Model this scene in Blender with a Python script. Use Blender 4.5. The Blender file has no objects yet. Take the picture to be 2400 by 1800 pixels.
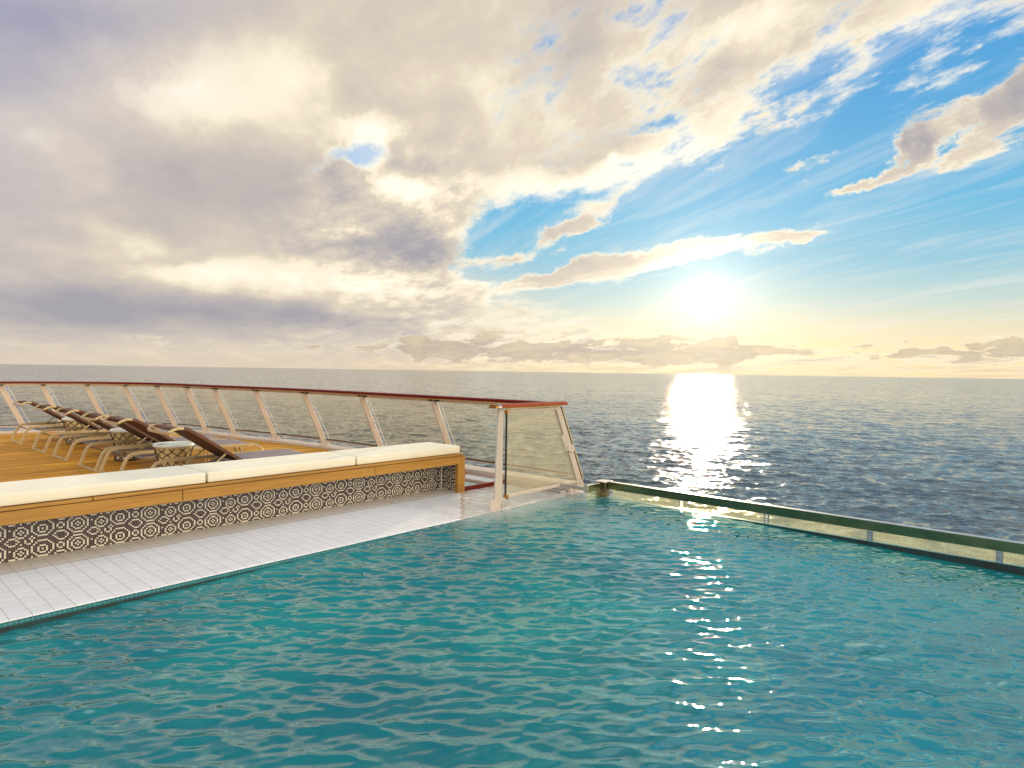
import bpy, bmesh, math, random
import numpy as np
from math import sin, cos, pi, radians, sqrt, atan2
from mathutils import Vector, Matrix

random.seed(7); np.random.seed(7)
S = bpy.context.scene
C = S.collection

# ------------------------------------------------------------------ camera
cam_d = bpy.data.cameras.new("camera")
cam = bpy.data.objects.new("camera", cam_d); C.objects.link(cam)
S.camera = cam
HEAD, PITCH, ROLL = radians(41.8), radians(-1.134), radians(0.842)
fw = Vector((cos(HEAD)*cos(PITCH), sin(HEAD)*cos(PITCH), sin(PITCH)))
rt = Vector((sin(HEAD), -cos(HEAD), 0)); up = rt.cross(fw)
rt2 = rt*cos(ROLL)+up*sin(ROLL); up2 = up*cos(ROLL)-rt*sin(ROLL)
M = Matrix((rt2, up2, -fw)).transposed().to_4x4()
M.translation = Vector((0, 0, 1.4))
cam.matrix_world = M
cam_d.sensor_width = 36; cam_d.lens = 36*1498/2400
cam_d.clip_start = 0.05; cam_d.clip_end = 200000

# ------------------------------------------------------------------ exposure, sun
S.view_settings.view_transform = 'Standard'; S.view_settings.look = 'None'
S.view_settings.gamma = 1; S.view_settings.exposure = 0
SUN_AZ, SUN_EL = radians(25.05), radians(6.65)
sd = Vector((cos(SUN_EL)*cos(SUN_AZ), cos(SUN_EL)*sin(SUN_AZ), sin(SUN_EL)))
sun_d = bpy.data.lights.new("sun", 'SUN'); sun_d.energy = 4.8; sun_d.angle = radians(0.53)
sun_d.color = (1.0, 0.80, 0.52)
sun = bpy.data.objects.new("sun", sun_d); C.objects.link(sun)
sun.rotation_euler = sd.to_track_quat('Z', 'Y').to_euler()

# ------------------------------------------------------------------ node helper
class NT:
    def __init__(s, tree): s.t = tree
    def n(s, kind, **kw):
        nd = s.t.nodes.new(kind)
        for k, v in kw.items():
            if k == 'ins':
                for i, val in v.items(): s.put(nd.inputs[i], val)
            else: setattr(nd, k, v)
        return nd
    def put(s, sock, v):
        if isinstance(v, bpy.types.NodeSocket): s.t.links.new(v, sock)
        elif v is not None: sock.default_value = v
    def m(s, op, a, b=None, c=None, clamp=False):
        nd = s.n('ShaderNodeMath', operation=op); nd.use_clamp = clamp
        s.put(nd.inputs[0], a)
        if b is not None: s.put(nd.inputs[1], b)
        if c is not None: s.put(nd.inputs[2], c)
        return nd.outputs[0]
    def v(s, op, a, b=None, scale=None):
        nd = s.n('ShaderNodeVectorMath', operation=op)
        s.put(nd.inputs[0], a)
        if b is not None: s.put(nd.inputs[1], b)
        if scale is not None: s.put(nd.inputs['Scale'], scale)
        return nd.outputs[1] if op in ('DOT_PRODUCT', 'LENGTH') else nd.outputs[0]
    def xyz(s, x, y, z=0.0):
        nd = s.n('ShaderNodeCombineXYZ'); s.put(nd.inputs[0], x); s.put(nd.inputs[1], y); s.put(nd.inputs[2], z)
        return nd.outputs[0]
    def sep(s, v):
        nd = s.n('ShaderNodeSeparateXYZ'); s.put(nd.inputs[0], v); return nd.outputs
    def rng(s, v, a, b, c=0.0, d=1.0, kind='SMOOTHSTEP'):
        nd = s.n('ShaderNodeMapRange', interpolation_type=kind)
        s.put(nd.inputs['Value'], v)
        for k, val in zip(('From Min', 'From Max', 'To Min', 'To Max'), (a, b, c, d)): s.put(nd.inputs[k], val)
        return nd.outputs[0]
    def noise(s, vec, scale, detail=4, rough=0.5, dist=0.0, lac=2.0, col=False, dim='3D'):
        nd = s.n('ShaderNodeTexNoise', noise_dimensions=dim)
        s.put(nd.inputs['Vector'], vec); s.put(nd.inputs['Scale'], scale); s.put(nd.inputs['Detail'], detail)
        s.put(nd.inputs['Roughness'], rough); s.put(nd.inputs['Distortion'], dist); s.put(nd.inputs['Lacunarity'], lac)
        return nd.outputs['Color' if col else 'Fac']
    def mix(s, f, a, b, mode='MIX'):
        nd = s.n('ShaderNodeMix', data_type='RGBA', blend_type=mode)
        s.put(nd.inputs[0], f); s.put(nd.inputs[6], col4(a)); s.put(nd.inputs[7], col4(b))
        return nd.outputs[2]
    def ramp(s, f, stops, kind='LINEAR'):
        nd = s.n('ShaderNodeValToRGB'); cr = nd.color_ramp; cr.interpolation = kind
        while len(cr.elements) < len(stops): cr.elements.new(0.5)
        for e, (p, c) in zip(cr.elements, stops): e.position = p; e.color = col4(c)
        s.put(nd.inputs[0], f); return nd.outputs[0]
    def mapping(s, v, loc=(0, 0, 0), rot=(0, 0, 0), sc=(1, 1, 1), kind='POINT'):
        nd = s.n('ShaderNodeMapping', vector_type=kind)
        s.put(nd.inputs[0], v); nd.inputs[1].default_value = loc; nd.inputs[2].default_value = rot; nd.inputs[3].default_value = sc
        return nd.outputs[0]
def col4(c):
    if isinstance(c, bpy.types.NodeSocket): return c
    return (c[0], c[1], c[2], 1.0) if len(c) == 3 else c

# ------------------------------------------------------------------ sky (world)
W = bpy.data.worlds.new("World"); S.world = W; W.use_nodes = True
W.node_tree.nodes.clear(); k = NT(W.node_tree)
# azimuth, elevation, two half sizes in degrees, turn, weight: thicker and thinner places in the cloud cover
COV = [(9.67, 10.34, 24.38, 8.15, 176.2, -0.95), (30.73, 13.02, 19.93, 4.64, 168.1, -0.75), (15.64, 18.45, 11.97, 2.94, 152.5, -0.55), (5.28, 20.05, 5.39, 1.74, 147.0, -0.7), (15.77, 23.76, 2.92, 1.95, 138.5, -0.45), (10.01, 23.49, 2.25, 1.46, 166.6, -0.3), (18.54, 22.15, 2.71, 1.89, 79.5, -0.4), (40.47, 11.67, 9.83, 3.28, 170.1, -0.55), (45.71, 5.65, 18.68, 2.26, 172.9, -0.2), (16.89, 5.54, 21.74, 3.08, 179.3, -0.8), (55.5, 17.62, 4.55, 1.3, -175.8, -1.06), (59.71, 16.13, 4.28, 1.26, 160.0, -0.71), (58.47, 13.31, 1.94, 2.0, 140.3, -0.64), (54.39, 15.06, 2.79, 1.41, -145.2, -0.42), (53.2, 6.18, 9.52, 1.65, 172.9, -0.35), (10.12, 17.35, 3.4, 1.1, 145.4, 1.35), (5.25, 18.97, 3.8, 1.5, 145.4, 1.35), (8.45, 15.33, 5.93, 1.21, 173.0, 0.8), (17.76, 16.38, 2.7, 1.07, 155.0, 1.15), (15.25, 14.68, 3.24, 0.65, 167.1, 1.15), (23.65, 14.08, 2.03, 0.41, 173.8, 0.51), (34.83, 13.82, 4.78, 1.52, 160.1, 1.0), (38.21, 12.77, 3.39, 0.94, 168.7, 0.95), (41.59, 10.56, 4.56, 0.81, 169.6, 1.05), (28.5, 10.11, 11.75, 1.8, 171.5, 1.27), (40.03, 8.36, 9.84, 0.74, 171.6, 0.85), (19.58, 11.45, 3.88, 0.68, 175.5, 0.68), (18.6, 11.22, 2.88, 0.47, 178.7, 0.51), (53.26, 11.27, 7.63, 6.09, -178.1, 0.77), (48.0, 6.72, 3.39, 1.68, 178.2, 0.85), (52.08, 4.55, 2.22, 0.67, 178.2, 0.51), (31.5, 13.2, 2.2, 0.5, 165, 0.6), (36.5, 11.2, 1.6, 0.5, 165, 0.55)]
# brighter and darker places of the cloud deck
SHD = [(69.1, 20.88, 8.16, 4.17, 157.3, 0.6), (62.48, 23.77, 4.11, 3.13, 146.8, 0.35), (63.76, 19.03, 8.33, 2.22, -176.9, 0.45), (55.16, 19.03, 3.25, 2.28, 170.9, 0.8), (57.66, 19.77, 5.1, 2.32, -169.2, 0.45), (47.86, 24.35, 13.03, 7.73, 176.0, 0.2), (79.07, 22.64, 7.56, 4.26, -179.8, -0.45), (72.87, 24.8, 11.43, 1.54, 166.3, -0.2), (77.6, 15.74, 3.8, 1.79, -155.9, 0.3), (75.55, 13.51, 2.42, 1.45, 164.9, 0.2), (79.08, 7.64, 6.53, 5.71, 146.1, -0.1), (69.07, 14.2, 7.49, 4.61, -156.0, -0.35), (63.07, 13.29, 5.4, 4.57, 104.2, -0.2), (65.01, 10.42, 4.21, 2.68, 171.4, 0.45), (72.83, 9.76, 3.58, 1.12, -169.8, 0.4), (69.35, 8.68, 6.11, 0.71, 166.0, -0.3), (58.25, 7.77, 16.64, 1.72, -179.0, 0.9), (68.44, 7.1, 4.89, 1.2, 175.3, 0.5), (68.43, 4.23, 13.08, 1.56, -179.7, -0.75), (76.84, 4.21, 6.68, 2.17, 175.6, -0.4), (59.62, 4.47, 8.95, 1.09, -174.0, -0.35), (69.92, 0.96, 20.73, 1.35, 178.6, 0.25), (56.91, 15.55, 3.75, 1.76, -156.4, -0.3), (51.04, 10.29, 5.55, 2.18, -177.9, -0.75), (54.72, 11.19, 3.29, 1.41, 166.5, -0.3), (55.44, 11.85, 2.52, 0.88, 176.0, 0.7), (49.59, 14.29, 4.33, 1.46, -149.2, 0.6), (53.32, 16.5, 3.92, 0.77, -165.2, 0.6), (36.62, 28.69, 5.31, 3.79, 140.6, -0.4), (42.25, 26.97, 7.55, 2.38, 179.2, -0.25), (21.26, 26.85, 5.92, 1.78, 169.8, 0.7), (27.35, 23.41, 10.06, 3.88, 163.8, 0.1), (23.88, 24.29, 3.7, 2.31, 154.2, -0.2), (40.16, 16.3, 12.42, 1.39, 175.1, 0.7), (27.25, 19.3, 6.71, 1.72, 155.5, 0.6), (31.55, 17.2, 7.24, 1.03, 171.0, 0.5), (34.58, 20.64, 7.9, 2.04, 159.6, -0.15), (10.39, 17.39, 2.85, 0.69, 140.6, -0.8), (4.53, 19.22, 2.9, 1.29, 143.0, -0.8), (11.36, 22.68, 7.73, 3.61, 161.4, 0.35), (6.12, 23.9, 5.88, 2.43, 175.5, 0.25), (25.23, 6.8, 7.0, 4.31, -177.5, 0.5), (25.65, 10.02, 9.03, 1.43, 171.9, 0.6), (26.0, 9.4, 5.5, 1.1, 171, 0.9)]
D = k.n('ShaderNodeTexCoord').outputs['Generated']
dx, dy, dz = k.sep(D)
DEG = 57.29578
el = k.m('MULTIPLY', k.m('ARCSINE', dz), DEG)
az = k.m('MULTIPLY', k.m('ARCTAN2', dy, dx), DEG)
# plane of the cloud deck, stretched along the drift of the clouds
inv = k.m('DIVIDE', 1.0, k.m('ADD', k.m('MAXIMUM', dz, 0.0), 0.10))
plane = k.xyz(k.m('MULTIPLY', dx, inv), k.m('MULTIPLY', dy, inv), 0.0)
planeR = k.mapping(plane, rot=(0, 0, radians(-63)), sc=(1, 1, 1))
planeS = k.mapping(planeR, sc=(0.55, 1.0, 1.0))
chart = k.xyz(az, el, 0.0)
w1 = k.v('SCALE', k.v('SUBTRACT', k.noise(planeS, 1.3, 3, .55, col=True), (0.5, 0.5, 0.5)), scale=9.0)
w2 = k.v('SCALE', k.v('SUBTRACT', k.noise(D, 9.0, 8, .66, col=True), (0.5, 0.5, 0.5)), scale=9.0)
wz = k.v('MULTIPLY', k.v('ADD', w1, w2), (1.0, 0.45, 0.0))
fade_w = k.rng(el, 1.0, 14.0, 0.25, 1.0)
cw = k.v('ADD', chart, k.v('SCALE', wz, scale=fade_w))
def blobs(L, base, mul=1.0):
    acc = base
    for (a, e, rx, ry, ro, w) in L:
        mp = k.mapping(cw, loc=(a, e, 0), rot=(0, 0, radians(ro)), sc=(rx*1.3, ry*1.3, 1), kind='TEXTURE')
        g = k.n('ShaderNodeTexGradient', gradient_type='SPHERICAL'); k.put(g.inputs[0], mp)
        acc = k.m('MULTIPLY_ADD', g.outputs['Fac'], w*mul*1.25, acc)
    return acc
cover = k.m('ADD', blobs(COV, 0.60), k.m('MULTIPLY', k.rng(az, 38.0, 62.0), 0.40))
shade = blobs(SHD, 0.56, 0.60)
def fbm(off=(0, 0, 0)):
    p = k.v('ADD', planeS, off) if any(off) else planeS
    return k.noise(p, 2.1, 10, 0.62, dist=0.35)
n1 = fbm()
so = Vector((cos(SUN_AZ), sin(SUN_AZ), 0)); r = Matrix.Rotation(radians(-63), 3, 'Z') @ so
n2 = fbm((r.x*0.55*0.10, r.y*0.10, 0))
lit = k.m('SUBTRACT', n1, n2)
small = k.noise(planeS, 8.0, 8, 0.68)
dens = k.m('ADD', k.m('ADD', cover, k.m('MULTIPLY', k.m('SUBTRACT', n1, 0.5), 1.7)), k.m('MULTIPLY', k.m('SUBTRACT', small, 0.5), k.rng(k.m('SUBTRACT', k.m('MULTIPLY', el, 1.2), az), -22.0, 0.0, 0.85, 2.1)))
alpha = k.rng(dens, 0.10, 0.66)
edge = k.rng(dens, 0.30, 0.85, 1.0, 0.0)
sundot = k.v('DOT_PRODUCT', D, tuple(sd))
sang = k.m('MULTIPLY', k.m('ARCCOSINE', k.m('MINIMUM', sundot, 1.0)), DEG)
near = k.rng(sang, 48.0, 6.0, 0.0, 1.0)
shade = k.m('ADD', shade, k.m('MULTIPLY', lit, k.rng(az, 68.0, 56.0, 0.55, 1.2)))
shade = k.m('ADD', shade, k.m('MULTIPLY', k.m('SUBTRACT', n1, 0.5), -0.5))
shade = k.m('ADD', shade, k.m('MULTIPLY', edge, k.m('ADD', 0.32, k.m('MULTIPLY', near, 0.15))))
shade = k.m('ADD', shade, k.m('MULTIPLY', near, 0.10))
bil = k.rng(k.v('LENGTH', k.mapping(cw, loc=(52, 12, 0), sc=(13, 11, 1), kind='TEXTURE')), 1.0, .3)
shade = k.m('ADD', shade, k.m('MULTIPLY', k.m('SUBTRACT', small, 0.5), k.m('ADD', k.rng(az, 62.0, 40.0, .22, .55), k.m('MULTIPLY', bil, 1.3))))
cloudc = k.ramp(k.m('MULTIPLY', shade, 0.5), [(0.0, (.40, .38, .42)), (0.13, (.50, .46, .45)), (0.25, (.62, .55, .49)),
                (0.37, (.76, .66, .53)), (0.48, (.98, .87, .67)), (0.66, (1.12, 1.04, .87))])
cloudc = k.mix(k.m('MULTIPLY', k.rng(k.m('ADD', az, k.m('MULTIPLY', el, .8)), 78.0, 104.0), .75), cloudc, k.v('MULTIPLY', cloudc, (.74, .82, 1.18)))
# clear sky
clear = k.ramp(k.m('MULTIPLY', el, 1/40.0), [(0.0, (.95, .72, .38)), (0.05, (.94, .78, .48)), (0.10, (.80, .76, .58)), (0.15, (.54, .70, .68)),
                (0.22, (.28, .58, .74)), (0.33, (.14, .50, .77)), (0.5, (.085, .40, .74)), (0.75, (.07, .31, .72)), (1.0, (.08, .26, .60))])
sky = k.n('ShaderNodeTexSky', sky_type='NISHITA'); sky.sun_disc = False
sky.sun_elevation = SUN_EL; sky.sun_rotation = radians(90)-SUN_AZ
nish = k.v('SCALE', sky.outputs[0], scale=0.10)
clear = k.mix(0.04, clear, nish)
leftfade = k.rng(az, 34.0, 50.0)
clear = k.mix(k.m('MULTIPLY', leftfade, k.rng(el, 11.0, 5.0)), clear, (.86, .76, .60))
clear = k.mix(k.m('MULTIPLY', k.rng(az, 44.0, 54.0), .7), clear, (.62, .73, .88))
veil = k.noise(k.mapping(planeR, rot=(0, 0, radians(14)), sc=(.35, 1.9, 1)), 2.6, 7, .62, dist=.8)
clear = k.mix(k.m('MULTIPLY', k.rng(veil, .44, .78), .36), clear, (.95, .90, .82))
base = k.mix(alpha, clear, cloudc)
# haze towards the horizon
hz = k.rng(el, 1.9, 0.0, 0.0, 0.6)
base = k.mix(hz, base, k.mix(k.rng(az, 30.0, 75.0), (1.0, .78, .44), (.74, .62, .48)))
# low bank of small clouds along the horizon
hv = k.xyz(k.m('MULTIPLY', az, 0.22), k.m('MULTIPLY', el, 0.75), 0.0)
hn = k.noise(hv, 1.6, 8, 0.60, dist=0.4)
hn2 = k.noise(k.xyz(k.m('MULTIPLY', az, 0.16), 3.7, 0.0), 1.0, 3, .5)
top = k.m('ADD', 2.1, k.m('MULTIPLY', k.m('SUBTRACT', hn2, 0.5), 4.0))
cen = k.m('ABSOLUTE', k.m('SUBTRACT', az, 36.0))
inb = k.m('ADD', k.rng(cen, 21.0, 12.0, -1.4, 0.75), k.rng(k.m('ABSOLUTE', k.m('SUBTRACT', az, 4.2)), 5.5, 1.5, 0.0, 1.75))
inb = k.m('ADD', inb, k.rng(k.m('ABSOLUTE', k.m('SUBTRACT', az, 13.5)), 6.5, 2.0, 0.0, 1.0))
hd = k.m('ADD', k.m('SUBTRACT', top, k.m('MULTIPLY', k.m('ABSOLUTE', k.m('SUBTRACT', el, 1.9)), 1.25)), k.m('MULTIPLY', k.m('SUBTRACT', hn, 0.5), 6.5))
hd = k.m('ADD', k.m('SUBTRACT', hd, 1.0), inb)
ha = k.m('MULTIPLY', k.rng(hd, -0.15, 0.75, 0.0, 0.78), k.rng(el, 0.1, 0.9, .15, 1.0))
hc = k.mix(k.rng(hd, 0.05, .75), (1.05, .92, .66), k.mix(k.rng(hn, .40, .72), (.50, .42, .34), (.72, .59, .40)))
base = k.mix(ha, base, hc)
g1 = k.m('MULTIPLY', k.m('EXPONENT', k.m('MULTIPLY', k.m('POWER', k.m('DIVIDE', sang, 0.95), 2.0), -1.0)), 3.0)
g2 = k.m('MULTIPLY', k.m('EXPONENT', k.m('MULTIPLY', k.m('DIVIDE', sang, 2.4), -1.0)), 0.60)
g3 = k.m('MULTIPLY', k.m('EXPONENT', k.m('MULTIPLY', k.m('DIVIDE', sang, 9.0), -1.0)), 0.24)
glow = k.v('SCALE', (1.0, .90, .66), scale=k.m('ADD', k.m('ADD', g1, g2), g3))
skyc = k.v('ADD', base, glow)
# out of view: sky shaped for the lighting, brightened as fill, darkened for reflections
hi = k.rng(el, 29.5, 39.0)
back = k.rng(k.v('DOT_PRODUCT', D, (cos(HEAD), sin(HEAD), 0.0)), 0.45, -0.1)
oth = k.m('MAXIMUM', hi, back)
over = k.mix(k.rng(n1, k.rng(az, 15.0, 40.0, .46, .38), k.rng(az, 15.0, 40.0, .60, .58)), (.22, .50, .90), (1.20, 1.06, .88))
aft = k.m('MULTIPLY', k.rng(dx, -0.25, -0.75), k.rng(el, 40.0, 15.0))  # low sky aft darkened to keep reflections in steel and water dim
fwd = k.rng(k.v('DOT_PRODUCT', D, (cos(HEAD), sin(HEAD), 0.0)), -0.40, -0.05)
over = k.mix(fwd, k.v('SCALE', over, scale=2.6), k.mix(k.rng(n1, .42, .60), k.mix(k.rng(az, 34.0, 18.0), (.07, .20, .30), (.13, .48, .92)), k.mix(k.rng(az, 34.0, 18.0), (.28, .32, .33), (.74, .75, .78))))
over = k.mix(aft, over, (.16, .19, .20))
stb_fill = k.m('MULTIPLY', k.rng(dy, -0.15, -0.70), k.rng(el, 75.0, 40.0))  # added bright patch of side sky that fills the bench front
over = k.mix(stb_fill, over, (2.7, 2.4, 1.9))
skyc = k.mix(k.m('MULTIPLY', oth, 0.9), skyc, over)
skyc = k.v('SCALE', skyc, scale=10.0)
bg = k.n('ShaderNodeBackground'); k.put(bg.inputs[0], skyc); bg.inputs[1].default_value = 0.1
wo = k.n('ShaderNodeOutputWorld'); k.put(wo.inputs[0], bg.outputs[0])
W.cycles.sampling_method = 'MANUAL'; W.cycles.sample_map_resolution = 1024

# ------------------------------------------------------------------ material helpers
def new_mat(name):
    m = bpy.data.materials.new(name); m.use_nodes = True; m.node_tree.nodes.clear()
    q = NT(m.node_tree); out = q.n('ShaderNodeOutputMaterial')
    return m, q, out
def princ(q, out, color, rough=0.5, metal=0.0, normal=None, **kw):
    p = q.n('ShaderNodeBsdfPrincipled')
    q.put(p.inputs['Base Color'], col4(color)); q.put(p.inputs['Roughness'], rough); q.put(p.inputs['Metallic'], metal)
    if normal is not None: q.put(p.inputs['Normal'], normal)
    for a, b in kw.items(): q.put(p.inputs[a.replace('_', ' ')], b)
    if out is not None: q.put(out.inputs[0], p.outputs[0])
    return p
def bump(q, h, strength=0.3, dist=0.01):
    b = q.n('ShaderNodeBump'); q.put(b.inputs['Height'], h); b.inputs['Strength'].default_value = strength; b.inputs['Distance'].default_value = dist
    return b.outputs[0]
def simple(name, a, b=None, scale=12.0, rough=0.5, metal=0.0, bs=0.15, stretch=(1, 1, 1), bd=0.004, rr=0.12, **kw):
    m, q, out = new_mat(name)
    P = q.n('ShaderNodeTexCoord').outputs['Object']; P = q.mapping(P, sc=stretch)
    n = q.noise(P, scale, 6, .6)
    b = b or tuple(x*0.78 for x in a)
    c = q.mix(q.rng(n, .3, .7), a, b)
    fine = q.noise(P, scale*9, 3, .6)
    r_ = q.m('ADD', rough, q.m('MULTIPLY', q.m('SUBTRACT', n, .5), rr*2))
    princ(q, out, c, r_, metal, bump(q, fine, bs, bd), **kw)
    return m

MAT = {}
MAT['paint'] = simple('cream_paint', (.58, .475, .385), (.52, .42, .335), 6, .42, bs=.1)
MAT['mahogany'] = simple('varnished_mahogany', (.17, .010, .004), (.10, .004, .002), 9, .35, stretch=(6, 1, 8), bs=.05, Specular_IOR_Level=.25)
MAT['cap_wood'] = simple('varnished_cap_wood', (.36, .075, .014), (.22, .032, .006), 9, .3, stretch=(1, 9, 9), bs=.05, Specular_IOR_Level=.15)
MAT['bronze'] = simple('bronze', (.75, .38, .10), (.35, .15, .04), 30, .25, 1.0)
MAT['steel'] = simple('polished_steel', (.62, .63, .61), (.50, .51, .50), 14, .14, 1.0, bs=.04, rr=.05)
MAT['satin'] = simple('satin_steel', (.62, .60, .57), (.5, .48, .46), 14, .38, 1.0, bs=.06)
MAT['strip'] = simple('light_strip_diffuser', (.85, .62, .22), (.95, .75, .35), 90, .4)
MAT['black'] = simple('black_rubber', (.02, .017, .015), None, 20, .6)
MAT['groove'] = simple('dark_groove', (.018, .012, .008), None, 20, .8)
MAT['dark_band'] = simple('dark_edge_tone', (.012, .045, .045), (.02, .022, .016), 9, .5)  # dark tone for the painted bench reflection and the gutter face
MAT['rail_face'] = simple('reflection_tinted_steel', (.16, .23, .14), (.26, .25, .13), 1.3, .16, 1.0, bs=.04, rr=.03)  # green and brown pool reflections painted into the rail's steel colour
MAT['post_brown'] = simple('brown_steel', (.30, .24, .13), (.20, .16, .09), 9, .3, 0.8)
MAT['white_edge'] = simple('glass_edge', (.86, .84, .74), (.74, .76, .70), 40, .25)
MAT['frame'] = simple('champagne_frame', (.60, .47, .26), (.50, .38, .20), 18, .35, 0.35, bs=.08)
MAT['sling'] = simple('taupe_sling', (.26, .205, .20), (.22, .17, .165), 160, .75, bs=.4, bd=.001)
MAT['back'] = simple('shaded_sling', (.15, .068, .038), (.11, .048, .026), 120, .7, bs=.4, bd=.001)  # same sling fabric with its underside shade and orange bounce painted in
MAT['tabletop'] = simple('glazed_white_top', (.70, .66, .61), (.62, .58, .53), 10, .2)
MAT['dish'] = simple('green_glass_dish', (.26, .42, .34), (.36, .52, .43), 8, .08)
MAT['drum'] = simple('cream_drum', (.70, .56, .30), (.60, .46, .22), 9, .6)
MAT['lattice'] = simple('dark_lattice', (.045, .022, .012), (.09, .04, .02), 40, .5)
MAT['hull'] = simple('white_hull', (.7, .7, .7), None, 2, .4)
MAT['tile_white'] = simple('cream_mosaic', (.90, .85, .70), (.80, .74, .60), 50, .3)
MAT['tile_dark'] = simple('plum_mosaic', (.030, .010, .012), (.055, .02, .022), 50, .22)
MAT['grout'] = simple('grout', (.36, .29, .25), (.28, .22, .19), 60, .8)

def cushion_mat():
    m, q, out = new_mat('cream_vinyl')
    P = q.n('ShaderNodeTexCoord').outputs['Object']
    n = q.noise(P, 3.0, 4, .5); f = q.noise(P, 260.0, 2, .5); wv = q.noise(q.mapping(P, sc=(1.2, 5, 5)), 2.2, 3, .5)
    c = q.mix(q.rng(n, .3, .7), (.80, .73, .57), (.76, .685, .52))
    h = q.m('ADD', q.m('MULTIPLY', f, .08), wv)
    princ(q, out, c, .5, 0, bump(q, h, .5, .012), Sheen_Weight=.15); return m
MAT['cushion'] = cushion_mat()

def teak_mat(name, a, b, axis_x=True, groove=True, wet=False):
    m, q, out = new_mat(name)
    P = q.n('ShaderNodeTexCoord').outputs['Object']
    x, y, z = q.sep(P)
    cell = q.m('FLOOR', q.m('DIVIDE', y, 0.062)); fr = q.m('FRACT', q.m('DIVIDE', y, 0.062))
    wn = q.n('ShaderNodeTexWhiteNoise', noise_dimensions='1D'); q.put(wn.inputs['W'], cell)
    off = q.m('MULTIPLY', wn.outputs[0], 7.0)
    xs = q.m('ADD', x, off)
    wn2 = q.n('ShaderNodeTexWhiteNoise', noise_dimensions='2D'); q.put(wn2.inputs['Vector'], q.xyz(q.m('FLOOR', q.m('DIVIDE', xs, 2.2)), cell))
    grain = q.noise(q.xyz(q.m('MULTIPLY', xs, .9), q.m('MULTIPLY', y, 26.0), wn.outputs[0]), 3.0, 6, .6)
    big = q.noise(P, .9, 4, .55)
    t = q.m('ADD', q.m('MULTIPLY', wn2.outputs[0], .45), q.m('MULTIPLY', grain, .65))
    c = q.mix(q.rng(t, .2, .85), a, b)
    c = q.mix(q.m('MULTIPLY', q.rng(big, .40, .68), .35), c, (.30, .11, .015))
    seam = q.m('LESS_THAN', fr, 0.07) if groove else 0.0
    c = q.mix(seam, c, (.05, .025, .012))
    h = q.m('SUBTRACT', q.m('MULTIPLY', grain, .3), seam)
    if wet:
        wm = q.rng(q.m('ADD', q.noise(q.mapping(P, sc=(1, 3.2, 1)), 2.0, 6, .65), q.m('MULTIPLY', q.m('SUBTRACT', y, 6.0), -.35)), .40, .50)
        princ(q, out, q.mix(wm, c, (.20, .09, .045)), q.m('ADD', .45, q.m('MULTIPLY', wm, -.33)), 0, bump(q, h, .3, .003),
              Coat_Weight=wm, Coat_Roughness=.04, Coat_IOR=1.6)
    else:
        princ(q, out, c, q.m('ADD', .5, q.m('MULTIPLY', grain, .25)), 0, bump(q, h, .35, .004), Specular_IOR_Level=.2)
    return m
MAT['deck'] = teak_mat('teak_deck', (.74, .36, .028), (.42, .155, .010))  # darker second tone: plank grain, deepened to suggest post shadow bands too
MAT['deck_wet'] = teak_mat('wet_teak', (.50, .22, .06), (.34, .12, .03), wet=True)

def wood_panel(name, a, b):
    m, q, out = new_mat(name)
    P = q.n('ShaderNodeTexCoord').outputs['Object']
    g = q.noise(q.mapping(P, sc=(1.0, 30, 30)), 2.2, 7, .62, dist=.6)
    g2 = q.noise(q.mapping(P, sc=(.6, 5, 5)), 1.5, 3, .5)
    c = q.mix(q.rng(g, .3, .7), a, b); c = q.mix(q.m('MULTIPLY', q.rng(g2, .4, .7), .4), c, tuple(x*.7 for x in b))
    princ(q, out, c, .42, 0, bump(q, g, .12, .002)); return m
MAT['iroko'] = wood_panel('oiled_iroko', (.45, .225, .036), (.33, .145, .02))

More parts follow.
